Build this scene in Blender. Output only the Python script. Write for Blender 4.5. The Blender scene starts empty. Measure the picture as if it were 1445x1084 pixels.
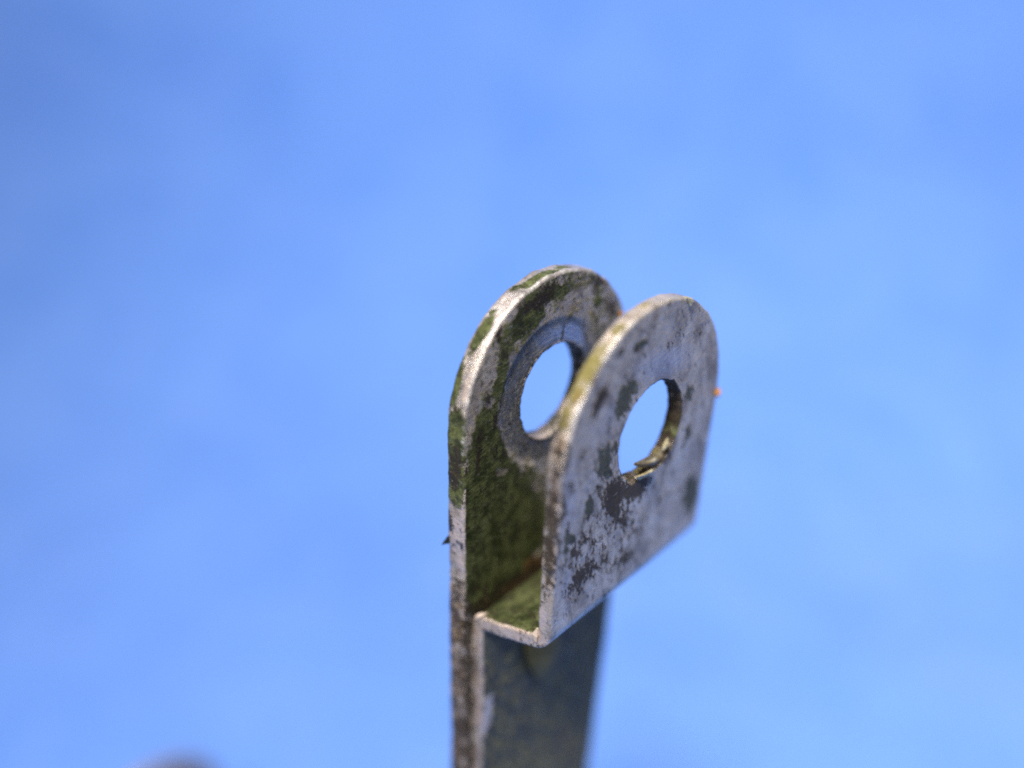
import bpy, math, random
import numpy as np
from mathutils import Matrix, Vector, noise as mnoise

random.seed(7)
rng = np.random.default_rng(11)
scene = bpy.context.scene
col = scene.collection
S = 0.016                      # one strap width in metres: all lengths below are in strap widths

# ------------------------------------------------------------------ camera
cam_d = bpy.data.cameras.new('camera')
cam = bpy.data.objects.new('camera', cam_d)
col.objects.link(cam)
RIGHT = Vector((0.73654, 0.67587, 0.02642)); UP = Vector((-0.31474, 0.3079, 0.89785)); BACK = Vector((0.5987, -0.66962, 0.43951))
CAM = Vector((1.735, -1.6917, 2.2387))
m = Matrix((RIGHT, UP, BACK)).transposed().to_4x4()
m.translation = CAM * S
cam.matrix_world = m
cam_d.sensor_fit = 'HORIZONTAL'
cam_d.sensor_width = 36.0
cam_d.lens = 36.0 * 1110.2 / 1445.0
cam_d.clip_start = 0.001
cam_d.clip_end = 20.0
cam_d.dof.use_dof = True
cam_d.dof.focus_distance = 2.90 * S
cam_d.dof.aperture_fstop = 8.0
cam_d.dof.aperture_blades = 0
scene.camera = cam

# ------------------------------------------------------------------ world, lamps, exposure
world = bpy.data.worlds.new('World')
scene.world = world
world.use_nodes = True
bg = world.node_tree.nodes['Background']
bg.inputs['Color'].default_value = (1.0, 0.96, 0.90, 1)
bg.inputs['Strength'].default_value = 0.27


def area_lamp(name, direction, dist, size, power, color, aim, spread):
    ld = bpy.data.lights.new(name, 'AREA')
    ld.shape = 'SQUARE'
    ld.size = size
    ld.energy = power
    ld.color = color
    lo = bpy.data.objects.new(name, ld)
    col.objects.link(lo)
    dv = Vector(direction).normalized()
    target = Vector((-0.02, 0.05, 0.0))
    lo.location = target + dv * dist
    ld.spread = math.radians(spread)                            # the shade narrows its beam
    lo.rotation_euler = (lo.location - Vector(aim) * S).to_track_quat('Z', 'Y').to_euler()
    return lo


area_lamp('ceiling_light', (0.17, -0.50, 0.86), 0.75, 0.15, 2.70, (1.0, 0.96, 0.91), (2.2, 11.5, -2.6), 80)

scene.view_settings.view_transform = 'Standard'
scene.view_settings.look = 'None'
scene.view_settings.exposure = 0.0
scene.view_settings.gamma = 1.0
scene.view_settings.use_curve_mapping = False
scene.cycles.max_bounces = 8
scene.cycles.use_denoising = False
scene.cycles.filter_width = 2.0


def tag(o, label=None, cat=None, group=None, kind=None):
    if label: o['label'] = label
    if cat: o['category'] = cat
    if group: o['group'] = group
    if kind: o['kind'] = kind
    return o


# ------------------------------------------------------------------ node helpers
class NT:
    def __init__(self, name):
        self.mat = bpy.data.materials.new(name)
        self.mat.use_nodes = True
        self.t = self.mat.node_tree
        self.bsdf = self.t.nodes['Principled BSDF']

    def link(self, a, b):
        self.t.links.new(a, b)

    def _set(self, sock, v):
        if isinstance(v, bpy.types.NodeSocket):
            self.link(v, sock)
        elif v is not None:
            sock.default_value = v

    def coords(self, scale=(1, 1, 1), rot=(0, 0, 0)):
        tc = self.t.nodes.new('ShaderNodeTexCoord')
        mp = self.t.nodes.new('ShaderNodeMapping')
        mp.inputs['Scale'].default_value = tuple(s / S for s in scale)
        # rotate first, then stretch
        if any(rot):
            r = self.t.nodes.new('ShaderNodeVectorRotate')
            r.rotation_type = 'EULER_XYZ'
            r.inputs['Rotation'].default_value = rot
            self.link(tc.outputs['Object'], r.inputs['Vector'])
            self.link(r.outputs['Vector'], mp.inputs['Vector'])
        else:
            self.link(tc.outputs['Object'], mp.inputs['Vector'])
        return mp.outputs['Vector']

    def noise(self, vec, scale, detail=4, rough=0.6, dist=0.0):
        n = self.t.nodes.new('ShaderNodeTexNoise')
        n.inputs['Scale'].default_value = scale
        n.inputs['Detail'].default_value = detail
        n.inputs['Roughness'].default_value = rough
        n.inputs['Distortion'].default_value = dist
        self.link(vec, n.inputs['Vector'])
        return n.outputs['Fac']

    def math(self, op, a, b=None, c=None, clamp=False):
        n = self.t.nodes.new('ShaderNodeMath')
        n.operation = op
        n.use_clamp = clamp
        for i, v in enumerate((a, b, c)):
            if v is not None: self._set(n.inputs[i], v)
        return n.outputs[0]

    def ramp(self, v, lo, hi, a=0.0, b=1.0):
        n = self.t.nodes.new('ShaderNodeMapRange')
        n.interpolation_type = 'SMOOTHSTEP'
        self._set(n.inputs['Value'], v)
        for k, x in (('From Min', lo), ('From Max', hi), ('To Min', a), ('To Max', b)): n.inputs[k].default_value = x
        return n.outputs['Result']

    def mix(self, f, a, b):
        n = self.t.nodes.new('ShaderNodeMix')
        n.data_type = 'RGBA'
        self._set(n.inputs[0], f)
        for s, v in ((n.inputs[6], a), (n.inputs[7], b)):
            self._set(s, v if isinstance(v, bpy.types.NodeSocket) else (*v, 1))
        return n.outputs[2]

    def fmix(self, f, a, b):
        n = self.t.nodes.new('ShaderNodeMix')
        n.data_type = 'FLOAT'
        self._set(n.inputs[0], f); self._set(n.inputs[2], a); self._set(n.inputs[3], b)
        return n.outputs[0]

    def attr(self, name):
        n = self.t.nodes.new('ShaderNodeAttribute')
        n.attribute_name = name
        sp = self.t.nodes.new('ShaderNodeSeparateColor')
        self.link(n.outputs['Color'], sp.inputs[0])
        return sp.outputs[0], sp.outputs[1], sp.outputs[2]

    def bump(self, height, strength, dist):
        n = self.t.nodes.new('ShaderNodeBump')
        n.inputs['Strength'].default_value = strength
        n.inputs['Distance'].default_value = dist * S
        self.link(height, n.inputs['Height'])
        return n.outputs['Normal']


def painted_metal():
    """Bare grey plated steel with worn paint, grime, rust and some painted-in shade and reflection; which place carries what comes from three maps on the mesh."""
    k = NT('worn_painted_metal')
    green, dark, rust = k.attr('paint_map')
    bare, gg, blue = k.attr('wear_light_map')
    olive, ring, edge = k.attr('base_map')
    v = k.coords()
    n1 = k.noise(v, 13, 6, 0.68, 0.3)
    n2 = k.noise(v, 34, 5, 0.7, 0.6)
    n3 = k.noise(v, 120, 3, 0.65)
    n4 = k.noise(v, 5, 4, 0.6)
    vs = k.coords((70, 7, 70), (math.radians(-14), 0, 0))
    vp = k.coords((1.0, 1.5, 0.75), (math.radians(-18), 0, 0))
    n5 = k.noise(vp, 22, 5, 0.65, 0.8)
    n6 = k.noise(vp, 60, 4, 0.7, 0.5)
    n7 = k.noise(vp, 8, 4, 0.6, 0.6)
    scr = k.noise(vs, 1.6, 3, 0.6)
    vs2 = k.coords((60, 5, 110), (math.radians(24), 0, 0))
    scr2 = k.noise(vs2, 1.3, 2, 0.5)
    jit = k.math('ADD', k.math('MULTIPLY', k.math('SUBTRACT', n1, 0.5), 0.85), k.math('MULTIPLY', k.math('SUBTRACT', n2, 0.5), 0.75))
    jit2 = k.math('ADD', k.math('MULTIPLY', k.math('SUBTRACT', n5, 0.5), 2.0), k.math('MULTIPLY', k.math('SUBTRACT', n6, 0.5), 1.8))
    jit3 = k.math('ADD', k.math('MULTIPLY', k.math('SUBTRACT', n5, 0.5), 2.0), k.math('MULTIPLY', k.math('SUBTRACT', n6, 0.5), 0.6))

    def mask(a, j, lo=0.40, hi=0.56):
        return k.ramp(k.math('ADD', a, j), lo, hi)
    m_green = mask(green, jit, 0.37, 0.58)
    m_gg = mask(gg, jit3, 0.38, 0.56)
    m_bare = mask(bare, jit, 0.38, 0.60)
    m_dark = mask(dark, jit2, 0.36, 0.66)
    m_rust = mask(rust, jit, 0.30, 0.75)
    m_blue = mask(blue, k.math('MULTIPLY', jit, 0.8), 0.1, 0.9)
    m_ol = mask(olive, jit, 0.38, 0.55)
    m_ring = mask(ring, k.math('MULTIPLY', jit3, 0.6), 0.3, 0.65)
    m_edge = mask(edge, jit, 0.45, 0.7)
    # bare metal
    c = k.mix(k.ramp(n4, 0.3, 0.7), (0.41, 0.335, 0.265), (0.56, 0.475, 0.39))
    c = k.mix(k.math('MULTIPLY', k.ramp(n2, 0.42, 0.7), 0.5), c, (0.27, 0.235, 0.225))
    c = k.mix(k.math('MULTIPLY', k.ramp(n3, 0.5, 0.72), 0.35), c, (0.22, 0.19, 0.18))
    c = k.mix(k.math('MULTIPLY', k.ramp(scr, 0.55, 0.75), 0.45), c, (0.62, 0.60, 0.58))
    c = k.mix(k.math('MULTIPLY', k.ramp(n7, 0.49, 0.64), 0.72), c, (0.18, 0.135, 0.095))
    c = k.mix(k.math('MULTIPLY', k.math('MULTIPLY', k.ramp(n6, 0.50, 0.64), k.ramp(n5, 0.42, 0.58)), 0.6), c, (0.13, 0.10, 0.08))
    c = k.mix(k.math('MULTIPLY', k.ramp(n7, 0.46, 0.34), 0.55), c, (0.64, 0.57, 0.51))
    c = k.mix(k.math('MULTIPLY', m_blue, 0.5), c, (0.38, 0.42, 0.56))  # bluish metal, and the cloth's reflection painted under the bend
    # olive primer, grey-green coat, green coat; the first two also paint the stem's shade tone
    oc = k.mix(n2, (0.10, 0.085, 0.025), (0.27, 0.23, 0.08))
    c = k.mix(m_ol, c, oc)
    ggc = k.mix(n1, (0.042, 0.046, 0.036), (0.092, 0.095, 0.076))
    c = k.mix(m_gg, c, ggc)
    gc = k.mix(k.ramp(n1, 0.35, 0.65), (0.022, 0.028, 0.009), (0.105, 0.118, 0.045))
    gc = k.mix(k.math('MULTIPLY', k.ramp(n5, 0.50, 0.64), 0.6), gc, (0.024, 0.024, 0.012))
    gc = k.mix(k.math('MULTIPLY', k.ramp(n3, 0.5, 0.75), 0.5), gc, (0.025, 0.028, 0.012))
    gc = k.mix(k.math('MULTIPLY', k.ramp(scr2, 0.60, 0.72), 0.35), gc, (0.22, 0.24, 0.13))
    c = k.mix(m_green, c, gc)
    # washer ring rubbed bright round the hole
    rc = k.mix(k.ramp(n5, 0.3, 0.7), (0.11, 0.105, 0.10), (0.27, 0.255, 0.24))
    rc = k.mix(m_blue, rc, k.mix(n2, (0.22, 0.29, 0.50), (0.42, 0.50, 0.72)))
    c = k.mix(m_ring, c, rc)
    bc = k.mix(n2, (0.47, 0.355, 0.295), (0.66, 0.565, 0.50))
    c = k.mix(m_bare, c, bc)
    c = k.mix(k.math('MULTIPLY', m_edge, 0.75), c, (0.72, 0.70, 0.67))
    c = k.mix(k.math('MULTIPLY', m_rust, 0.8), c, k.mix(n2, (0.060, 0.030, 0.012), (0.25, 0.115, 0.04)))
    c = k.mix(k.math('MULTIPLY', m_dark, 0.94), c, k.mix(n3, (0.012, 0.009, 0.006), (0.050, 0.038, 0.026)))
    # sparse bright scratches through everything
    glint = k.math('MULTIPLY', k.ramp(scr, 0.63, 0.70), k.ramp(n2, 0.49, 0.58))
    c = k.mix(k.math('MULTIPLY', glint, 0.8), c, (0.78, 0.76, 0.66))
    k.link(c, k.bsdf.inputs['Base Color'])
    cover = k.math('MAXIMUM', k.math('MAXIMUM', m_green, m_gg), k.math('MAXIMUM', m_dark, k.math('MAXIMUM', m_rust, m_ol)))
    bareness = k.math('MAXIMUM', m_bare, m_edge)
    cover = k.math('MULTIPLY', cover, k.math('SUBTRACT', 1.0, k.math('MULTIPLY', bareness, 0.9)), clamp=True)
    metal = k.math('MAXIMUM', k.fmix(cover, 0.50, 0.03), k.math('MULTIPLY', glint, 0.9))
    k.link(metal, k.bsdf.inputs['Metallic'])
    rough = k.fmix(cover, k.ramp(n1, 0.2, 0.8, 0.26, 0.50), k.ramp(n2, 0.2, 0.8, 0.42, 0.70))
    rough = k.fmix(glint, rough, 0.28)
    k.link(rough, k.bsdf.inputs['Roughness'])
    k.link(k.fmix(cover, 0.5, 0.12), k.bsdf.inputs['Specular IOR Level'])
    h = k.math('ADD', k.math('MULTIPLY', cover, 0.75), k.math('MULTIPLY', n3, 0.35))
    h = k.math('ADD', h, k.math('MULTIPLY', scr, 0.55))
    h = k.math('ADD', h, k.math('MULTIPLY', n2, 0.55))
    k.link(k.bump(h, 0.6, 0.014), k.bsdf.inputs['Normal'])
    return k.mat


MAT_METAL = painted_metal()

PATCH = {
 'fl_gg': [(0.385, 1.013, 15.434, -9.262, -6.958, -11.681, 1), (0.281, 0.806, 19.444, -5.927, -9.446, -15.569, 1), (0.336, 0.829, 41.413, -5.432, -13.129, -24.704, 0.8), (0.219, 0.637, 30.176, -4.303, -14.611, -23.664, 1), (0.123, 0.551, 28.018, 2.664, -22.159, -40.928, 1), (0.1, 0.505, 50.695, 4.565, -22.702, -40.486, 0.9), (0.977, 0.328, 16.658, 0.311, -5.868, -10.555, 1.2), (0.858, 0.683, 27.47, 0.086, -9.121, -19.158, 0.8), (0.834, 0.874, 28.508, -0.005, -9.879, -23.186, 0.8), (0.432, 1.194, 23.71, 20.528, 3.79, -62.053, 1.1), (0.316, 0.732, 29.416, 3.964, -15.218, -33.613, 0.9)],
 'fl_dark': [(0.376, 0.606, 10.443, -3.045, -7.412, -11.34, 1.1), (0.479, 0.589, 10.51, 5.82, -4.125, -17.664, 1.2), (0.551, 0.581, 15.726, 11.618, -2.096, -24.961, 1), (0.443, 0.461, 10.24, -1.151, -13.688, -21.745, 0.7), (0.375, 0.557, 18.673, 2.637, -11.222, -22.532, 1.3), (0.28, 0.683, 16.968, -8.553, -9.56, -13.467, 0.6), (0.155, 0.471, 14.151, -7.142, -9.683, -11.805, 0.7), (0.205, 0.507, 12.245, -13.664, -15.002, -16.071, 0.7), (0.335, 0.32, 7.626, -8.798, -9.951, -10.396, 0.65), (0.094, 0.611, 42.995, 3.902, -14.716, -27.955, 0.6), (0.103, 0.767, 41.172, -0.976, -4.727, -8.835, 0.5), (0.097, 1.053, 17.293, -8.951, -9.686, -15.623, 0.5), (0.058, 0.924, 32.081, -1.846, -4.088, -8.162, 0.75), (0.058, 0.674, 42.015, -0.256, -3.886, -6.905, 0.6), (0.381, 0.635, 6.14, -3.067, -7.354, -10.479, 0.6), (0.152, 0.884, 45.888, -7.142, -7.62, -13.952, 0.4), (0.305, 0.932, 29.978, -15.221, -10.76, -17.44, 0.4), (0.986, 0.528, 25.537, 0.521, -2.895, -5.776, 0.42), (0.759, 0.422, 8.937, 7.957, 0.594, -20.214, 0.35), (0.718, 0.229, 9.927, 8.2, -0.238, -24.196, 0.4), (0.872, 1.083, 25.426, 13.345, -2.171, -10.851, 0.35), (0.518, 1.266, 12.496, 10.096, 0.348, -54.912, 0.35), (0.588, 0.369, 14.259, 2.487, -6.859, -13.154, 0.45), (0.405, 0.138, 27.14, 18.3, -2.542, -26.408, 0.6), (0.24, 0.566, 17.066, 1.992, -11.919, -23.075, 0.55), (0.467, 0.492, 15.238, 2.38, -12.81, -25.425, 0.6), (0.206, 0.339, 10.578, -8.098, -8.217, -8.905, 0.85), (0.268, 0.434, 6.268, -4.796, -7.44, -8.576, 0.45), (0.48, 0.25, 11.935, 8.576, -1.067, -15.338, 0.75), (0.504, 0.372, 12.94, 2.065, -13.028, -24.424, 0.55), (0.323, 1.203, 35.023, -26.335, -21.373, -37.047, 0.8), (0.413, 1.181, 37.517, 23.969, -5.585, -68.977, 1), (0.62, 1.143, 67.774, 4.27, -17.963, -52.055, 0.6), (0.453, 1.242, 70.574, -8.664, -21.149, -55.348, 0.5), (0.218, 1.047, 29.102, -21.892, -9.776, -14.876, 1.2), (0.33, 1.126, 68.266, -21.096, -18.458, -37.724, 0.5), (0.601, 1.296, 27.372, 5.786, -24.31, -95.298, 0.5), (0.76, 0.786, 19.391, -5.105, -5.582, -10.583, 0.5), (0.717, 0.627, 6.933, -11.86, -15.656, -19.506, 0.6), (0.53, 0.565, 11.199, 6.317, -5.482, -23.16, 0.7), (0.336, 0.484, 18.844, 2.494, -13.619, -25.871, 0.5), (0.102, 0.439, 35.841, -5.495, -10.247, -14.368, 0.4)],
 'fl_rust': [(0.055, 0.999, 50.84, -5.752, -6.406, -12.827, 0.9), (0.029, 0.883, 66.3, -0.741, -3.69, -7.448, 0.9), (0.221, 1.059, 35.036, -26.35, -12.982, -19.91, 0.7), (0.429, 0.612, 21.993, 3.361, -9.406, -19.876, 0.4), (0.066, 0.921, 45.612, 4.14, -19.971, -46.745, 0.3), (1.036, 0.78, 32.349, 4.082, -4.101, -10.202, 0.35), (0.756, 0.171, 7.835, 6.45, -0.815, -37.834, 0.3), (0.455, 0.19, 19.009, 14.033, -0.474, -25.278, 0.4), (0.124, 0.279, 17.358, 1.576, -11.855, -18.795, 0.45)],
 'fl_blue': [(0.611, 1.071, 5.726, 4.501, -0.621, -15.143, 1), (0.722, 1.07, 5.05, 1.142, -2.682, -8.678, 0.4), (0.095, 0.728, 20.528, -0.509, -3.842, -6.986, 0.7), (0.236, 0.932, 12.554, 1.562, -4.855, -12.118, 0.4), (0.12, 0.332, 25.327, -0.497, -5.214, -7.665, 0.6), (0.292, 0.965, 25.094, -7.729, -6.604, -11.998, 0.6), (0.239, 0.392, 11.691, 1.32, -8.76, -15.313, 0.3)],
 'bi_green': [(0.132, 0.717, 6.93, 0.135, -1.738, -4.069, 1), (0.181, 0.301, 3.242, 0.082, -1.41, -2.604, 1.25), (0.074, 0.89, 11.691, -4.34, -4.004, -6.711, 0.7), (0.218, 1.038, 7.829, -7.677, -4.221, -5.651, 1), (0.326, 1.188, 5.131, -8.564, -6.042, -7.168, 1), (0.48, 1.266, 5.703, 2.492, -1.536, -24.527, 0.8), (0.758, 1.146, 18.56, 6.946, -1.786, -12.358, 0.7), (0.345, 0.425, 5.764, 0.289, -4.661, -9.656, 0.7), (0.4, 1.264, 13.156, 9.878, 3.934, -25.728, 0.9), (0.63, 1.265, 16.177, 1.705, -8.162, -35.04, 0.4)],
 'bi_bare': [(0.126, 1.027, 24.952, -18.323, -9.435, -13.63, 0.7), (0.062, 0.937, 31.368, -16.877, -9.949, -15.094, 0.6), (0.038, 0.889, 50.93, -11.825, -6.072, -11.456, 0.8), (0.656, 1.224, 15.909, 1.736, -6.941, -28.714, 0.6), (0.242, 1.087, 28.91, -28.298, -12.646, -17.476, 0.5), (0.633, 1.148, 10.134, 1.053, -6.351, -24.184, 0.8), (0.158, 1.194, 27.894, -34.941, -8.27, -10.393, 0.6), (0.857, 1.157, 27.091, 14.013, -1.139, -13.985, 0.5), (0.192, 0.612, 36.064, 1.024, -20.088, -44.643, 0.5), (0.367, -0.028, 22.036, 11.451, -6.457, -54.085, 0.5), (0.455, 0.076, 32.018, 17.709, -4.183, -43.736, 0.5)],
 'bi_dark': [(0.075, 0.741, 51.583, -5.185, -4.838, -9.705, 0.9), (0.38, 1.255, 9.484, 7.04, 4.693, -30.942, 1), (0.437, 1.296, 10.111, 5.485, 0.41, -42.33, 0.7), (0.158, 1.194, 11.955, -14.975, -11.278, -14.172, 0.7), (0.153, 1.101, 30.678, 0.743, -11.424, -36.501, 0.5), (0.166, 0.854, 42.021, -3.784, -9.489, -21.034, 0.6), (0.127, 0.956, 26.758, -14.356, -15.098, -23.652, 0.6), (0.72, 1.258, 8.62, -2.894, -14.717, -37.66, 0.5), (0.353, 0.262, 7.505, 0.376, -7.287, -13.842, 0.5), (0.144, 0.07, 7.98, 0.156, -4.147, -6.75, 0.4), (0.845, 1.108, 24.174, 12.281, -1.407, -15.217, 0.7), (0.21, 0.684, 34.863, -12.447, -8.945, -14.065, 0.6)],
 'bi_rust': [(0.344, -0.021, 6.379, 3.54, -1.074, -19.102, 0.8), (0.45, 0.001, 18.365, 10.715, -0.747, -14.797, 1.6), (0.146, -0.006, 11.165, 5.688, -1.211, -21.927, 0.55), (0.804, 1.23, 41.832, 5.604, -15.558, -67.207, 0.9), (0.125, 0.658, 18.706, 0.343, -14.258, -32.014, 0.35), (0.177, 0.439, 12.407, 0.315, -7.478, -14.899, 0.25), (0.128, 0.912, 45.26, 0.882, -16.009, -43.212, 0.5)],
 'sf_rust': [(0.437, -0.516, 22.055, 1.423, -6.386, -8.698, 1.1), (0.371, -0.403, 12.876, 0.729, -7.618, -10.636, 0.8), (0.706, -1.294, 4.187, 0.38, -2.728, -3.094, 0.42), (0.719, -0.582, 29.854, -3.985, -10.007, -12.035, 0.4), (0.095, -0.366, 46.085, 0.898, -3.095, -4.047, 0.3)],
 'bi_blue': [(0.596, 1.069, 5.679, -1.014, -6.632, -16.594, 1), (0.453, 1.081, 12.881, 9.335, 2.328, -20.591, 0.6)],
 'bi_crack': [(0.542, 1.084, 128.198, -31.535, -9.481, -22.315, 1.2), (0.703, 1.014, 116.155, 66.377, -1.543, -29.443, 0.7)],
 'bi_ringdark': [(0.378, 0.612, 6.468, 0.366, -4.989, -11.678, 0.9), (0.254, 0.79, 18.813, -3.916, -4.238, -8.068, 0.6), (0.728, 1, 21.046, 2.456, -4.259, -14.523, 0.6), (0.223, 0.892, 38.941, -8.312, -5.562, -11.143, 0.4)],
 'sf_bare': [(0.068, -0.555, 31.77, -6.133, -7.618, -7.629, 1.2), (0.02, -0.151, 81.458, 0.788, -6.19, -8.642, 0.9), (-0.001, -0.715, 45.776, 0.287, -5.008, -5.593, 0.9)],
 'sf_gg': [(0.712, -1.353, 3.326, 0.302, -3.282, -3.666, 0.6), (0.137, -0.316, 7.599, 0.193, -4.533, -6.125, 0.5), (0.502, -0.866, 3.737, 0.261, -2.813, -3.451, 0.3)],
 'bw_green': [(0.367, 0.417, 0.085, 0.26, 1.2), (0.659, 0.583, 0.07, 0.2, 1.1), (0.745, 0.667, 0.06, 0.22, 1.1), (0.596, 0.333, 0.035, 0.2, 1), (0.84, 0.583, 0.05, 0.2, 0.8), (0.462, 0.25, 0.015, 0.12, 0.9), (0.172, 0.083, 0.1, 0.35, 1.1), (-0.029, 0.583, 0.13, 0.6, 1.2), (-0.212, 0.5, 0.12, 0.6, 1), (0.848, 0.333, 0.04, 0.2, 0.5), (-0.298, 0.333, 0.05, 0.3, 0.7)],
 'bw_dark': [(-0.154, 0.5, 0.12, 0.5, 0.8), (0.023, 0.417, 0.12, 0.3, 0.4), (-0.788, 0.5, 0.25, 0.7, 0.7), (-1.173, 0.5, 0.3, 0.6, 0.6), (-1.596, 0.583, 0.4, 0.6, 0.7), (-0.404, 0.167, 0.05, 0.2, 0.9), (-0.519, 0.833, 0.15, 0.1, 0.6)],
 'bw_rust': [(-0.865, 0.417, 0.16, 0.6, 0.6), (-1.192, 0.833, 0.3, 0.5, 0.6), (-1.644, 0.5, 0.3, 0.5, 0.6)],
 'bw_bare': [(-0.452, 0.583, 0.1, 0.42, 1.4), (-0.327, 0.833, 0.06, 0.25, 1.2), (0.141, 0.75, 0.07, 0.2, 1.3), (0.055, 0.917, 0.06, 0.2, 1.2), (-0.596, 0.75, 0.05, 0.3, 0.8)],
 'fw_olive': [(0.413, 0.5, 0.1, 0.45, 1.2), (0.593, 0.583, 0.035, 0.3, 1), (0.339, 0.5, 0.06, 0.4, 1), (0.24, 0.417, 0.06, 0.5, 0.8), (0.757, 0.5, 0.06, 0.35, 0.6), (0.528, 0.667, 0.03, 0.2, 0.6)],
 'fw_rust': [(0.314, 0.583, 0.04, 0.3, 0.8), (0.124, 0.667, 0.14, 0.4, 0.75), (-0.038, 0.75, 0.12, 0.4, 0.8), (-0.275, 0.583, 0.14, 0.5, 0.7), (-0.436, 0.333, 0.05, 0.5, 0.5)],
 'fw_bare': [(-0.579, 0.333, 0.04, 0.3, 1.3), (-0.161, 0.917, 0.15, 0.1, 0.9), (-0.351, 1, 0.12, 0.1, 1)],
 'fw_dark': [(0.182, 0.583, 0.13, 0.6, 0.5), (0.074, 0.75, 0.14, 0.5, 0.6), (-0.152, 0.5, 0.18, 0.5, 0.95), (-0.332, 0.583, 0.14, 0.5, 0.95), (-0.009, 0.5, 0.08, 0.3, 0.5)],
}

# ------------------------------------------------------------------ strap builder
def blobs(key, y, z):
    out = np.zeros_like(y)
    for (cy, cz, a, b, c, d, w) in PATCH.get(key, []):
        dy, dz = y - cy, z - cz
        q = (a * dy + b * dz) ** 2 + (c * dy + d * dz) ** 2
        out = np.maximum(out, w * np.exp(-0.8 * q ** 0.95))
    return out


def wall_blobs(key, s, u):
    out = np.zeros_like(s)
    for (cs, cu, ds, du, w) in PATCH.get(key, []):
        q = ((s - cs) / ds) ** 2 + ((u - cu) / du) ** 2
        out = np.maximum(out, w * np.exp(-0.8 * q ** 0.95))
    return out


def wob(x, y, seed, f=3.0):
    return np.array([mnoise.fractal(Vector((a * f, b * f, seed)), 1.0, 2.0, 3) for a, b in zip(np.ravel(x), np.ravel(y))]).reshape(np.shape(x))


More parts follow.
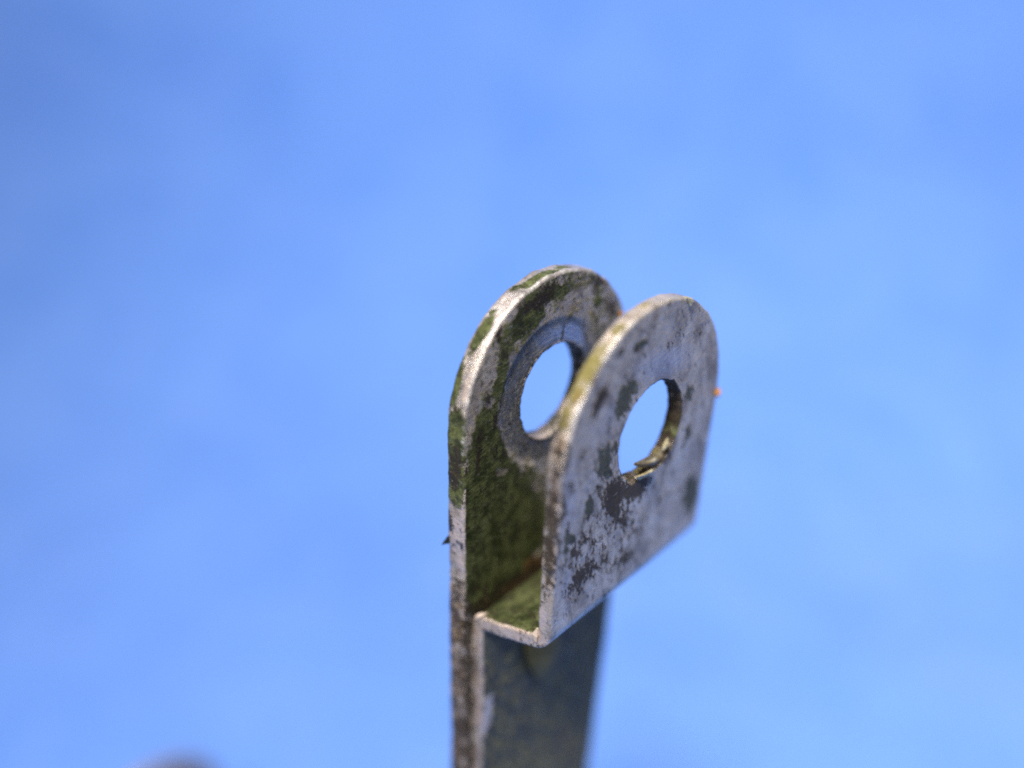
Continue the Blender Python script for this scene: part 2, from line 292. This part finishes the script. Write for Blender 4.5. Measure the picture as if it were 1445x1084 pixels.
def build_strap(name, parent, prof, t, y0, W, zc, k, hole_y, hole_r, s_rows, maps, taper=None, chip=None, recess=None, seed=1.0, mat=None):
    """A strip of plate with a rounded, pierced end.  (y, s) is the flat pattern; prof(s) gives the centre line and its normal in x, z."""
    c = 0.010                                                   # edge rounding
    h = t / 2
    nb, ns, na, nr = 40, 44, 150, 58
    sj = s_rows[-1]
    wid = taper or (lambda s: (y0, y0 + W))
    R = W / 2

    # outer boundary of the ring zone: up the far side, over the arc, down the near side
    def outline_pts():
        far = [(y0 + W, sj + (zc - sj) * i / ns) for i in range(ns)]
        arc = [(y0 + R + R * math.cos(a), zc + k * R * math.sin(a)) for a in np.linspace(0, math.pi, na)]
        near = [(y0, zc - (zc - sj) * (i + 1) / ns) for i in range(ns)]
        return np.array(far + arc + near)
    ring_out = outline_pts()
    low_near = np.array([(wid(s)[0], s) for s in s_rows[-2::-1]])      # going down
    low_far = np.array([(wid(s)[1], s) for s in s_rows[:-1]])          # going up
    loop = np.concatenate([low_far, ring_out, low_near])              # open at the bottom end
    tan = np.gradient(loop, axis=0)
    tan /= np.linalg.norm(tan, axis=1)[:, None]
    nor = np.stack([tan[:, 1], -tan[:, 0]], 1)                        # outward
    loop = loop + nor * (wob(loop[:, 0], loop[:, 1], seed, 5.0) * 0.005 + wob(loop[:, 0], loop[:, 1], seed + 3, 19.0) * 0.0045)[:, None]
    inner = loop - nor * c
    nl = len(low_far)
    ro = inner[nl:nl + len(ring_out)]                                  # ring zone boundary, inset
    # bottom edge of the ring zone, near -> far (exclusive of both ends)
    ne, fe = ro[-1], ro[0]
    bot = np.array([ne + (fe - ne) * i / nb for i in range(1, nb)])
    ringloop = np.concatenate([ro, bot])                               # closed
    hc = np.array([hole_y, zc])
    ang = np.arctan2(ringloop[:, 1] - hc[1], ringloop[:, 0] - hc[0])
    hr = np.full(len(ang), hole_r) + wob(np.cos(ang), np.sin(ang), seed + 4, 2.0) * 0.004 + wob(np.cos(ang), np.sin(ang), seed + 6, 7.0) * 0.005 - 0.002
    if chip: hr = hr + chip(ang)
    dirs = np.stack([np.cos(ang), np.sin(ang)], 1)
    hole_in = hc + dirs * (hr + c * 0.8)[:, None]
    f = np.linspace(0, 1, nr + 1) ** 1.15
    rings = np.array([hole_in * (1 - q) + ringloop * q for q in f])    # [nr+1, N, 2], 0 = hole
    N = len(ringloop)
    grid = []
    for j, s in enumerate(s_rows[:-1]):
        a = inner[len(loop) - 1 - j]; b = inner[j]
        grid.append([a + (b - a) * i / nb for i in range(nb + 1)])
    grid = np.array(grid)                                              # [rows-1, nb+1, 2]
    NRG = (nr + 1) * N
    flat = np.concatenate([rings.reshape(-1, 2), grid.reshape(-1, 2)])
    # quads of the flat pattern
    idx_r = np.arange(NRG).reshape(nr + 1, N)
    q1 = np.stack([idx_r[:-1], np.roll(idx_r[:-1], -1, 1), np.roll(idx_r[1:], -1, 1), idx_r[1:]], -1).reshape(-1, 4)
    M = len(ro)
    top_row = np.concatenate([[idx_r[-1, M - 1]], idx_r[-1, M:], [idx_r[-1, 0]]])
    idx_g = np.concatenate([NRG + np.arange(grid.shape[0] * (nb + 1)).reshape(-1, nb + 1), top_row[None]])
    q2 = np.stack([idx_g[:-1, :-1], idx_g[:-1, 1:], idx_g[1:, 1:], idx_g[1:, :-1]], -1).reshape(-1, 4)
    # orientation: q1 ring order is counter-clockwise seen from +x? unify afterwards with bmesh
    NF = len(flat)
    X, Z, NX, NZ = prof(flat[:, 1])
    dep_f = np.zeros(NF)
    if recess: dep_f = recess(flat[:, 0], flat[:, 1])
    wv = wob(flat[:, 0], flat[:, 1], seed + 9, 2.2) * 0.0035
    front = np.stack([X + NX * (h - dep_f + wv), flat[:, 0], Z + NZ * (h - dep_f + wv)], 1)
    back = np.stack([X - NX * (h + wv), flat[:, 0], Z - NZ * (h + wv)], 1)
    prof_rows = [(0.3 * c, h - 0.3 * c), (0.0, h - c), (0.0, h * 0.45), (0.0, 0.0), (0.0, -h * 0.45), (0.0, -h + c), (0.3 * c, -h + 0.3 * c)]
    verts = [front, back]
    fq = [np.concatenate([q1, q2]), np.concatenate([q1, q2])[:, ::-1] + NF]
    kinds = [np.zeros(len(fq[0]), int), np.ones(len(fq[1]), int)]
    base = 2 * NF
    vu = [np.full(NF, 1.0), np.full(NF, 0.0)]
    flat_all = [flat, flat]
    ws_all = [np.zeros(NF), np.zeros(NF)]

    def wall(ids, line, normals, kind, closed, sgn, wparam):
        nonlocal base
        n = len(ids)
        rows = [np.asarray(ids)]
        for (ins, off) in prof_rows:
            p = line - normals * ins * sgn
            x, z, nx, nz = prof(p[:, 1])
            verts.append(np.stack([x + nx * off, p[:, 0], z + nz * off], 1))
            flat_all.append(p); vu.append(np.full(n, (off + h) / t)); ws_all.append(wparam)
            rows.append(base + np.arange(n)); base += n
        rows.append(np.asarray(ids) + NF)
        rows = np.array(rows)
        if closed: rows = np.concatenate([rows, rows[:, :1]], 1)
        q = np.stack([rows[:-1, :-1], rows[1:, :-1], rows[1:, 1:], rows[:-1, 1:]], -1).reshape(-1, 4)
        fq.append(q); kinds.append(np.full(len(q), kind))
    far_ids = [idx_g[j, -1] for j in range(nl)]
    near_ids = [idx_g[j, 0] for j in range(nl - 1, -1, -1)]
    ids = np.concatenate([far_ids, idx_r[-1, :M], near_ids]).astype(int)
    # wall parameter: along the edge, 0 where the arc starts on the near side, growing over the arc
    seglen = np.concatenate([[0], np.cumsum(np.linalg.norm(np.diff(loop, axis=0), axis=1))])
    wp = seglen[nl + ns + na - 1] - seglen
    wsparam_by_face = wp
    wall(ids, loop, nor, 2, False, 1.0, wp)
    wall(idx_r[0], hc + dirs * hr[:, None], -dirs, 3, True, 1.0, ang)
    V = np.concatenate(verts); FL = np.concatenate(flat_all); U = np.concatenate(vu); WS = np.concatenate(ws_all)
    ws_edge = np.zeros(len(V)); ws_edge[2 * NF:] = WS[2 * NF:]
    ws_edge[ids] = wp; ws_edge[ids + NF] = wp
    ws_hole = ws_edge.copy(); ws_hole[idx_r[0]] = ang; ws_hole[idx_r[0] + NF] = ang
    F = np.concatenate(fq); K = np.concatenate(kinds)
    me = bpy.data.meshes.new(name)
    me.from_pydata((V * S).tolist(), [], F.tolist())
    # corner maps
    ci = F.reshape(-1); ck = np.repeat(K, 4)
    yy, ss, uu = FL[ci, 0], FL[ci, 1], U[ci]
    zz = prof(ss)[1]
    edge_d = np.minimum(yy - wid(0)[0], wid(0)[1] - yy)
    rr = np.hypot(yy - (y0 + R), (ss - zc) / k)
    edge_d = np.where(ss > zc, R - rr, edge_d)
    hd = np.hypot(yy - hole_y, ss - zc) - hole_r
    wsv = np.where(ck == 3, ws_hole[ci], ws_edge[ci])
    chans = maps(ck, yy, ss, zz, uu, wsv, edge_d, hd)
    for an, keys in (('paint_map', ('green', 'dark', 'rust')), ('wear_light_map', ('bare', 'gg', 'blue')), ('base_map', ('olive', 'ring', 'edge'))):
        at = me.attributes.new(an, 'FLOAT_COLOR', 'CORNER')
        arr = np.ones((len(ci), 4), np.float32)
        for i, kk in enumerate(keys): arr[:, i] = chans[kk]
        at.data.foreach_set('color', arr.ravel())
    me.polygons.foreach_set('use_smooth', np.ones(len(F), bool))
    me.update()
    # consistent normals
    import bmesh
    bm = bmesh.new(); bm.from_mesh(me)
    bmesh.ops.recalc_face_normals(bm, faces=bm.faces)
    bm.to_mesh(me); bm.free()
    me.materials.append(mat or MAT_METAL)
    o = bpy.data.objects.new(name, me)
    col.objects.link(o)
    if parent: o.parent = parent
    return o


def straight(x):
    return lambda s: (np.full_like(np.asarray(s, float), x), np.asarray(s, float), np.ones_like(np.asarray(s, float)), np.zeros_like(np.asarray(s, float)))


def blank(ck):
    return {k: np.zeros(len(ck)) for k in ('green', 'dark', 'rust', 'bare', 'gg', 'blue', 'olive', 'ring', 'edge')}


FLOOR = -7.0
TB, TF, GAP = 0.0875, 0.0630, 0.3478
ZB, ZF = 0.846, 0.7955
SL = 0.322

root = bpy.data.objects.new('clevis_bracket', None)
root.location = (0, 0, FLOOR * S)
col.objects.link(root)
tag(root, 'upright steel fork bracket with two round drilled ears and chipped green paint', 'bracket')


def child(o):
    o.parent = root
    o.matrix_parent_inverse = Matrix.Translation(root.location).inverted()
    return o


# ---- straight strap with the rear ear
def maps_back(ck, y, s, z, u, w, ed, hd):
    d = blank(ck)
    fi = ck == 0                                               # inner face of the fork
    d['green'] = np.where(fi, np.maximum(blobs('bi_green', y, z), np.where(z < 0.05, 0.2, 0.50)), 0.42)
    bb = np.where(fi, blobs('bi_bare', y, z), 0.0)
    d['green'] = d['green'] * (1 - np.clip(bb, 0, 1)); d['bare'] = bb * 0.22
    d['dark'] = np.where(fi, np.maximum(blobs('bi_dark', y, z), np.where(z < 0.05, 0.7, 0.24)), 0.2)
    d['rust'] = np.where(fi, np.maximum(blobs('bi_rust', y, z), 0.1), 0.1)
    th = np.arctan2(z - 0.848, y - 0.488)
    rh = np.hypot(y - 0.488, z - 0.848) + 0.016 * np.sin(2 * th + 0.6) + 0.010 * np.sin(5 * th) + 0.008 * np.sin(9 * th + 1)
    ringv = np.where(fi, 1.0 - np.clip((rh - 0.258) / 0.075, 0, 1), 0.0)
    d['ring'] = ringv
    d['green'] = d['green'] * (1 - ringv)
    d['bare'] = d['bare'] * (1 - ringv)
    d['blue'] = np.where(fi, ringv * blobs('bi_blue', y, z), 0.1)
    d['dark'] = np.where(fi, np.maximum(d['dark'] * (1 - 0.7 * ringv), ringv * blobs('bi_ringdark', y, z) * 0.6), d['dark'])
    d['dark'] = np.where(fi, np.maximum(d['dark'], blobs('bi_crack', y, z)), d['dark'])
    wl = ck == 2
    d['green'] = np.where(wl, wall_blobs('bw_green', w, u), d['green'])
    d['dark'] = np.where(wl, wall_blobs('bw_dark', w, u), d['dark'])
    d['rust'] = np.where(wl, wall_blobs('bw_rust', w, u), d['rust'])
    d['olive'] = np.where(wl & (w < -0.75), 0.30, 0.0)
    d['bare'] = np.where(wl, np.maximum(wall_blobs('bw_bare', w, u), np.where((w > 0.06) & (w < 1.2), 0.43, 0.0)), d['bare'])
    d['bare'] = np.where(wl, d['bare'] * (1 - np.clip(wall_blobs('bw_green', w, u) * 1.6, 0, 1)), d['bare'])
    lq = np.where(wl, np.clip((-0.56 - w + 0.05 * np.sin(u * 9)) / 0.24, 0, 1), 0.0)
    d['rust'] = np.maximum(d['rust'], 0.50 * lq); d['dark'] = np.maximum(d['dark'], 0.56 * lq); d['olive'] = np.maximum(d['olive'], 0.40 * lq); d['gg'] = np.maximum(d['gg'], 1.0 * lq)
    d['bare'] = np.where(wl & (w < -0.72), 0.0, d['bare']); d['blue'] = np.where(wl & (w > 0), 0.45, d['blue']); d['gg'] = np.where(fi, 0.47, d['gg']); d['olive'] = np.where(fi, 0.38, d['olive'])
    d['edge'] = np.where((fi & (ed < 0.016) | wl & (u > 0.86)) & (z > 0.75), 0.51, 0.0)
    hw = ck == 3
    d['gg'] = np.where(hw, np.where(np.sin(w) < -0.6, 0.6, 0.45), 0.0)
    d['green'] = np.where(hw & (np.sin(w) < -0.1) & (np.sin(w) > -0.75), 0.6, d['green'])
    d['dark'] = np.where(hw, np.where(np.sin(w) < -0.3, 0.15, 0.62), d['dark'])  # bore shade painted dark above, the lit bottom left pale
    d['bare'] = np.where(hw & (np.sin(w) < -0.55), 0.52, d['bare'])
    return d


def recess_back(y, s):
    r = np.hypot(y - 0.488, s - 0.848)
    a = np.clip((0.315 - r) / 0.03, 0, 1)
    return 0.007 * a * a * (3 - 2 * a) + 0.0004 * np.sin(r * 300.0) * a


rows_b = np.concatenate([np.linspace(FLOOR, -2.0, 8, endpoint=False), np.linspace(-2.0, 0.34, 110)])
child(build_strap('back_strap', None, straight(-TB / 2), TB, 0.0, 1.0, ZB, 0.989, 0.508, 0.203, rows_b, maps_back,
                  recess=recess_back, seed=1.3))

# ---- cranked strap: runs up against the back strap, steps out in a web, turns up as the front ear
a_w = math.atan(SL)
xm0, xm1 = TF / 2, GAP + TF / 2
zweb = lambda x: SL * x - (TF / 2) / math.cos(a_w)
B = np.array([xm0, zweb(xm0)]); Cc = np.array([xm1, zweb(xm1)])


def crank_profile():
    r1, r2 = 0.064, 0.060 + TF / 2
    turn = math.pi / 2 - a_w
    tl1, tl2 = r1 * math.tan(turn / 2), r2 * math.tan(turn / 2)
    pts, nrm = [], []
    wd = np.array([math.cos(a_w), math.sin(a_w)])
    p1 = B - np.array([0, tl1]); p2 = B + wd * tl1; p3 = Cc - wd * tl2; p4 = Cc + np.array([0, tl2])

    def add(p, th):
        pts.append(p); nrm.append((math.sin(th), -math.cos(th)))
    for zq in np.linspace(FLOOR, p1[1], 60): add(np.array([xm0, zq]), math.pi / 2)
    c1 = p1 + np.array([r1, 0])
    for q in np.linspace(0, turn, 40)[1:]:
        th = math.pi / 2 - q
        add(c1 + r1 * np.array([-math.sin(th), math.cos(th)]), th)
    for q in np.linspace(0, 1, 30)[1:]: add(p2 + (p3 - p2) * q, a_w)
    nh = np.array([-math.sin(a_w), math.cos(a_w)])
    c2 = p3 + nh * r2
    for q in np.linspace(0, turn, 40)[1:]:
        th = a_w + q
        add(c2 + r2 * np.array([math.sin(th), -math.cos(th)]), th)
    for zq in np.linspace(p4[1], 2.0, 60)[1:]: add(np.array([xm1, zq]), math.pi / 2)
    P = np.array(pts); Nn = np.array(nrm)
    sl = np.concatenate([[0], np.cumsum(np.linalg.norm(np.diff(P, axis=0), axis=1))])
    sl = sl - sl[-1] + 2.0                                     # s equals z on the ear
    s_low = np.interp(p1[1], P[:60, 1], sl[:60]); s_up = sl[np.argmin(np.abs(P[:, 1] - p4[1]) + (P[:, 0] < xm1 - 1e-6) * 9)]

    def prof(s):
        s = np.asarray(s, float)
        return (np.interp(s, sl, P[:, 0]), np.interp(s, sl, P[:, 1]), np.interp(s, sl, Nn[:, 0]), np.interp(s, sl, Nn[:, 1]))
    return prof, sl[0], s_low, s_up


prof_f, S0, S_LOW, S_UP = crank_profile()
Y0, WF = 0.041, 1.034


def maps_front(ck, y, s, z, u, w, ed, hd):
    d = blank(ck)
    fo, fi, wl, hw = ck == 0, ck == 1, ck == 2, ck == 3
    ear = s > S_UP - 0.025
    low = s < S_LOW + 0.06
    fe, fl = fo & ear, fo & low
    d['gg'] = np.where(fe, np.maximum(blobs('fl_gg', y, z), 0.10), np.where(fl, 0.64 - 0.14 * np.clip((-0.5 - z) / 0.9, 0, 1), np.where(fo, 0.3, 0)))  # coat on the stem stands in for shade below the web
    d['dark'] = np.where(fe, np.maximum(blobs('fl_dark', y, z), 0.13), np.where(fl, 0.33, np.where(fi & (s < S_UP), 0.36, np.where(fi, 0.4, 0.1))))  # web top and stem darkened in colour in place of shade
    d['rust'] = np.where(fe, np.maximum(blobs('fl_rust', y, z), 0.10), np.where(fl, np.maximum(blobs('sf_rust', y, z), 0.1), 0.15))
    d['blue'] = np.where(fe, np.maximum(blobs('fl_blue', y, z), 0.10), np.where(fo & ~low, 0.8, 0.1))  # outside of the bend: blue reflection of the cloth painted on
    d['bare'] = np.where(fl, blobs('sf_bare', y, z), np.where(fo & ~ear & ~low, 0.35, 0))
    d['green'] = np.where(fi, np.where(s < S_UP, 0.95, 0.5), 0.0)
    d['olive'] = np.where(fl, 0.75 + 0.30 * np.clip((-0.6 - z) / 0.8, 0, 1) + 0.1 * np.clip(y, 0, 1), 0.0)  # stem tinted warm to cancel blue light bounced off the cloth
    # edges
    d['olive'] = np.where(wl, wall_blobs('fw_olive', w, u), d['olive'])
    d['rust'] = np.where(wl, np.maximum(wall_blobs('fw_rust', w, u) * 0.8, 0.15), d['rust'])
    d['dark'] = np.where(wl, np.maximum(wall_blobs('fw_dark', w, u), 0.10), d['dark'])
    web = wl & (s < S_UP - 0.02) & (s > S_LOW - 0.03)
    d['bare'] = np.where(web, 0.53, np.where(wl & (w > 0), 0.40, d['bare']))
    d['rust'] = np.where(web, 0.34, d['rust']); d['dark'] = np.where(web, 0.26, d['dark'])
    lowwall = wl & low
    d['bare'] = np.where(lowwall, np.where(u > 0.45, 0.47, 0.25), d['bare']); d['rust'] = np.where(lowwall, 0.42, d['rust'])
    d['dark'] = np.where(lowwall, np.where(u > 0.5, 0.22, 0.48), d['dark'])
    d['bare'] = np.maximum(d['bare'], np.where(wl, wall_blobs('fw_bare', w, u), 0))
    d['edge'] = np.where((fo & (ed < 0.014) | wl & (u > 0.84)) & (s > 0.55), 0.56, np.where(fo & ear & (ed < 0.02), 0.28, 0.0))
    d['dark'] = np.where(hw, np.where(np.sin(w) > -0.25, 0.95, 0.60), d['dark'])  # hole wall's shade painted in, strongest on sides and top
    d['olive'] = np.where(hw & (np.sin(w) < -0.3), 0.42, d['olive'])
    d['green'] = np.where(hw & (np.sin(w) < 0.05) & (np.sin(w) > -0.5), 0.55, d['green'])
    return d


def chip_front(a):
    q = np.degrees(a)
    out = 0.018 * np.exp(-((q + 118) / 7.0) ** 2) + 0.012 * np.exp(-((q + 92) / 9.0) ** 2)
    out -= 0.022 * np.exp(-((q + 100) / 26.0) ** 2) * (1 + 0.25 * np.sin(q * 0.55) + 0.2 * np.sin(q * 1.3))
    return out


rows_f = np.concatenate([np.linspace(S0, S_LOW - 1.9, 8, endpoint=False), np.linspace(S_LOW - 1.9, S_LOW - 0.01, 90, endpoint=False),
                         np.linspace(S_LOW - 0.01, S_UP + 0.01, 70, endpoint=False), np.linspace(S_UP + 0.01, 0.33, 6)])


def taper_f(s):
    q = min(max((S_LOW - s) / 0.3, 0.0), 1.0)
    zz = float(prof_f(s)[1])
    return (Y0, Y0 + WF * (1 - q) + q * (0.957 + 0.038 * max(zz, -1.8)))


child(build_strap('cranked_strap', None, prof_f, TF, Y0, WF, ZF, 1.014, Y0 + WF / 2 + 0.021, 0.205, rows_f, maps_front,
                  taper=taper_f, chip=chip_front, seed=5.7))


# ---- burrs left by the drill, paint flake, rust crumbs
def flat_mat(name, colr, rough, metal=0.0, colr2=None, scale=40):
    k = NT(name)
    n = k.noise(k.coords(), scale, 4, 0.65)
    k.link(k.mix(k.ramp(n, 0.3, 0.7), colr, colr2 or tuple(q * 0.6 for q in colr)), k.bsdf.inputs['Base Color'])
    k.bsdf.inputs['Roughness'].default_value = rough
    k.bsdf.inputs['Metallic'].default_value = metal
    k.bsdf.inputs['Specular IOR Level'].default_value = 0.2
    k.link(k.bump(n, 0.5, 0.01), k.bsdf.inputs['Normal'])
    return k.mat


MAT_BURR = flat_mat('shiny_burr_metal', (0.78, 0.70, 0.46), 0.30, 0.45, (0.22, 0.16, 0.06), 60)
MAT_BURR_DARK = flat_mat('dirty_burr_metal', (0.10, 0.08, 0.05), 0.5, 0.3, (0.20, 0.17, 0.12))
MAT_CHIP = flat_mat('tan_chip', (0.62, 0.50, 0.42), 0.5, 0.1, (0.40, 0.30, 0.20), 30)
MAT_FLAKE = flat_mat('dark_paint_flake', (0.03, 0.035, 0.025), 0.55)
MAT_CRUMB = flat_mat('orange_rust', (0.50, 0.22, 0.03), 0.9, 0.0, (0.33, 0.12, 0.02))


def ribbon(name, pts, widths, side, thick, mat):
    """A curled sliver of metal: a strip along pts, tapered, with thickness."""
    vs, fs = [], []
    side = Vector(side).normalized()
    n = len(pts)
    for i, p in enumerate(pts):
        p = Vector(p)
        tng = (Vector(pts[min(i + 1, n - 1)]) - Vector(pts[max(i - 1, 0)])).normalized()
        up = tng.cross(side).normalized()
        w = widths[i]
        th = thick * (0.4 + 0.6 * min(1, w / max(widths)))
        for sx, sz in ((-1, -1), (1, -1), (1.0, 1), (-1, 1)):
            q = p + side * sx * w / 2 + up * sz * th / 2
            vs.append(q * S)
    for i in range(n - 1):
        for j in range(4):
            a, b = i * 4 + j, i * 4 + (j + 1) % 4
            fs.append((a, b, b + 4, a + 4))
    fs.append((3, 2, 1, 0)); fs.append(tuple(4 * (n - 1) + j for j in range(4)))
    me = bpy.data.meshes.new(name)
    me.from_pydata(vs, [], fs)
    me.materials.append(mat)
    o = bpy.data.objects.new(name, me)
    col.objects.link(o)
    return child(o)


HX = GAP + TF
ribbon('burr', [(HX - .012, .505, .683), (HX - .010, .535, .668), (HX - .012, .575, .655), (HX - .016, .63, .640), (HX - .020, .68, .632), (HX - .02, .72, .640)],
       [.004, .020, .030, .038, .034, .012], (1, 0, -.3), .020, MAT_BURR_DARK)
ribbon('burr', [(HX + .006, .497, .634), (HX + .008, .54, .622), (HX + .004, .59, .609), (HX - .004, .635, .603)],
       [.012, .046, .056, .014], (.55, .1, .75), .010, MAT_BURR)
ribbon('burr', [(HX - .010, .58, .660), (HX - .006, .62, .648), (HX - .010, .665, .642)], [.006, .022, .006], (1, 0, .2), .008, MAT_BURR)
ribbon('burr', [(HX - .004, .690, .668), (HX + .000, .705, .688), (HX - .004, .715, .712)], [.006, .020, .005], (.9, -.3, .1), .010, MAT_BURR)
ribbon('burr', [(HX - .002, .712, 1.296), (HX + .006, .728, 1.288), (HX + .008, .735, 1.262)], [.010, .022, .006], (.6, .6, 0), .010, MAT_BURR)
ribbon('burr', [(.035, .038, .000), (.045, .040, .020), (.062, .048, .034), (.072, .060, .036)], [.016, .030, .024, .005], (1, .2, .3), .014, MAT_CHIP)
ribbon('burr', [(GAP - .004, .042, .085), (GAP - .008, .040, .115), (GAP - .002, .043, .150)], [.012, .026, .006], (1, 0, 0), .012, MAT_CHIP)
ribbon('paint_flake', [(-.080, .006, .352), (-.088, -.006, .346), (-.093, -.013, .338), (-.098, -.022, .330)],
       [.050, .034, .018, .003], (0.2, -.1, 1), .008, MAT_FLAKE)


def crumb(name, c, r, mat, seed):
    import bmesh
    bm = bmesh.new()
    bmesh.ops.create_icosphere(bm, subdivisions=2, radius=r * S)
    for v in bm.verts:
        v.co *= 1.0 + 0.5 * mnoise.noise(v.co / (r * S) * 1.3 + Vector((seed, 0, 0)))
        v.co += Vector(c) * S
    me = bpy.data.meshes.new(name)
    bm.to_mesh(me); bm.free()
    me.materials.append(mat)
    o = bpy.data.objects.new(name, me)
    col.objects.link(o)
    return child(o)


crumb('rust_crumb', (0.002, .918, 1.062), .010, MAT_CRUMB, 1.0)
crumb('rust_crumb', (HX - .010, 1.084, .782), .020, MAT_CRUMB, 2.0)
crumb('rust_crumb', (HX - .030, 1.080, .842), .012, MAT_CRUMB, 3.0)

bead_pts = [(TF - .010, .40, -.24), (TF + .012, .41, -.33), (TF + .026, .425, -.43), (TF + .026, .445, -.53), (TF + .012, .465, -.61), (TF - .008, .475, -.66)]
wb = ribbon('weld_bead', bead_pts, [.20, .24, .23, .18, .11, .03], (0, 1, 0), .05, flat_mat('dirty_weld', (0.24, 0.19, 0.05), 0.6, 0.0, (0.06, 0.048, 0.018), 7))
sb_ = wb.modifiers.new('smooth', 'SUBSURF'); sb_.levels = 3; sb_.render_levels = 3
wb.data.polygons.foreach_set('use_smooth', np.ones(len(wb.data.polygons), bool))

# ------------------------------------------------------------------ the second fitting, far out of focus at the bottom edge
tab = bpy.data.objects.new('metal_tab', None)
TX, TY = -4.789, -0.068
tab.location = (TX * S, TY * S, FLOOR * S)
col.objects.link(tab)
tag(tab, 'blurred brown metal tab with a rounded top cut off by the bottom edge', 'metal tab')
MAT_TAB = flat_mat('brown_grey_metal', (0.20, 0.16, 0.13), 0.45, 0.5, (0.12, 0.10, 0.085), 6)


def maps_tab(ck, y, s, z, u, w, ed, hd):
    d = blank(ck)
    d['dark'][:] = 0.42; d['rust'][:] = 0.5
    d['bare'] = np.where(ck == 2, 0.75, 0.1)
    d['dark'] = np.where(ck == 2, 0.15, d['dark'])
    return d


TZ = 1.80                                                       # height of its top above the cloth
TR = 0.78
up_tab = build_strap('upright_plate', None, straight(0.0), 0.12, -TR, 2 * TR, TZ - TR, 1.0, 0.0, 0.2, np.linspace(0.05, 0.3, 8), maps_tab, seed=8.1)
up_tab.parent = tab
import bmesh
bm = bmesh.new()
bmesh.ops.create_cube(bm, size=1.0)
for v in bm.verts: v.co = Vector(((v.co.x * 0.9 + 0.39) * S, v.co.y * 2 * TR * S, (v.co.z * 0.10 + 0.05) * S))
bmesh.ops.bevel(bm, geom=bm.edges[:], offset=0.02 * S, segments=2, affect='EDGES')
me = bpy.data.meshes.new('foot_plate'); bm.to_mesh(me); bm.free()
me.materials.append(MAT_TAB)
ft = bpy.data.objects.new('foot_plate', me); col.objects.link(ft); ft.parent = tab

# ------------------------------------------------------------------ blue cloth: flat under the bracket, swept up behind
def cloth_material():
    k = NT('blue_cloth')
    v = k.coords()
    n1 = k.noise(v, 0.30, 4, 0.6, 0.4)
    n2 = k.noise(v, 0.85, 3, 0.55, 0.5)
    n3 = k.noise(v, 60, 2, 0.5)
    c = k.mix(k.ramp(n1, 0.30, 0.70), (0.132, 0.300, 0.80), (0.168, 0.348, 0.86))
    c = k.mix(k.math('MULTIPLY', k.ramp(n2, 0.42, 0.68), 0.45), c, (0.190, 0.362, 0.86))
    c = k.mix(k.math('MULTIPLY', n3, 0.2), c, (0.10, 0.2, 0.6))
    k.link(c, k.bsdf.inputs['Base Color'])
    k.bsdf.inputs['Roughness'].default_value = 0.9
    k.bsdf.inputs['Specular IOR Level'].default_value = 0.15
    k.bsdf.inputs['Sheen Weight'].default_value = 0.15
    k.link(k.bump(k.math('ADD', n3, n2), 0.4, 0.1), k.bsdf.inputs['Normal'])
    return k.mat


fw = Vector((-BACK.x, -BACK.y, 0)).normalized()
sd = Vector((fw.y, -fw.x, 0))
U0, UF, RC = -14.0, 12.0, 10.0
path = [(U0 + (UF - U0) * i / 50, 0.0) for i in range(50)]
mx = math.radians(72)
path += [(UF + RC * math.sin(mx * i / 40), RC * (1 - math.cos(mx * i / 40))) for i in range(41)]
e = path[-1]
path += [(e[0] + math.cos(mx) * 26 * i / 50, e[1] + math.sin(mx) * 26 * i / 50) for i in range(1, 51)]
NW = 130
vs, fs = [], []
for i, (pu, pz) in enumerate(path):
    for j in range(NW + 1):
        pv = -34 + 68 * j / NW
        hgt = mnoise.fractal(Vector((pu * 0.16, pv * 0.16 + pz * 0.16, 3.1)), 1.0, 2.0, 3) * 0.22
        near = max(0.0, 1 - math.hypot(pu - 2.6, pv) / 9.0)
        hgt *= 1 - min(1, near * 2.2)
        p = Vector((CAM.x, CAM.y, 0)) + fw * pu + sd * pv
        tilt = min(1.0, max(0.0, pz / 8))
        p += Vector((0, 0, FLOOR + pz + hgt * (1 - tilt) - 0.004)) - fw * hgt * tilt
        vs.append(p * S)
for i in range(len(path) - 1):
    for j in range(NW):
        a = i * (NW + 1) + j
        fs.append((a, a + 1, a + NW + 2, a + NW + 1))
me = bpy.data.meshes.new('backdrop_cloth')
me.from_pydata(vs, [], fs)
me.polygons.foreach_set('use_smooth', np.ones(len(fs), bool))
me.materials.append(cloth_material())
cl = bpy.data.objects.new('backdrop_cloth', me)
col.objects.link(cl)
tag(cl, 'plain blue cloth under and behind the bracket', 'backdrop', kind='structure')
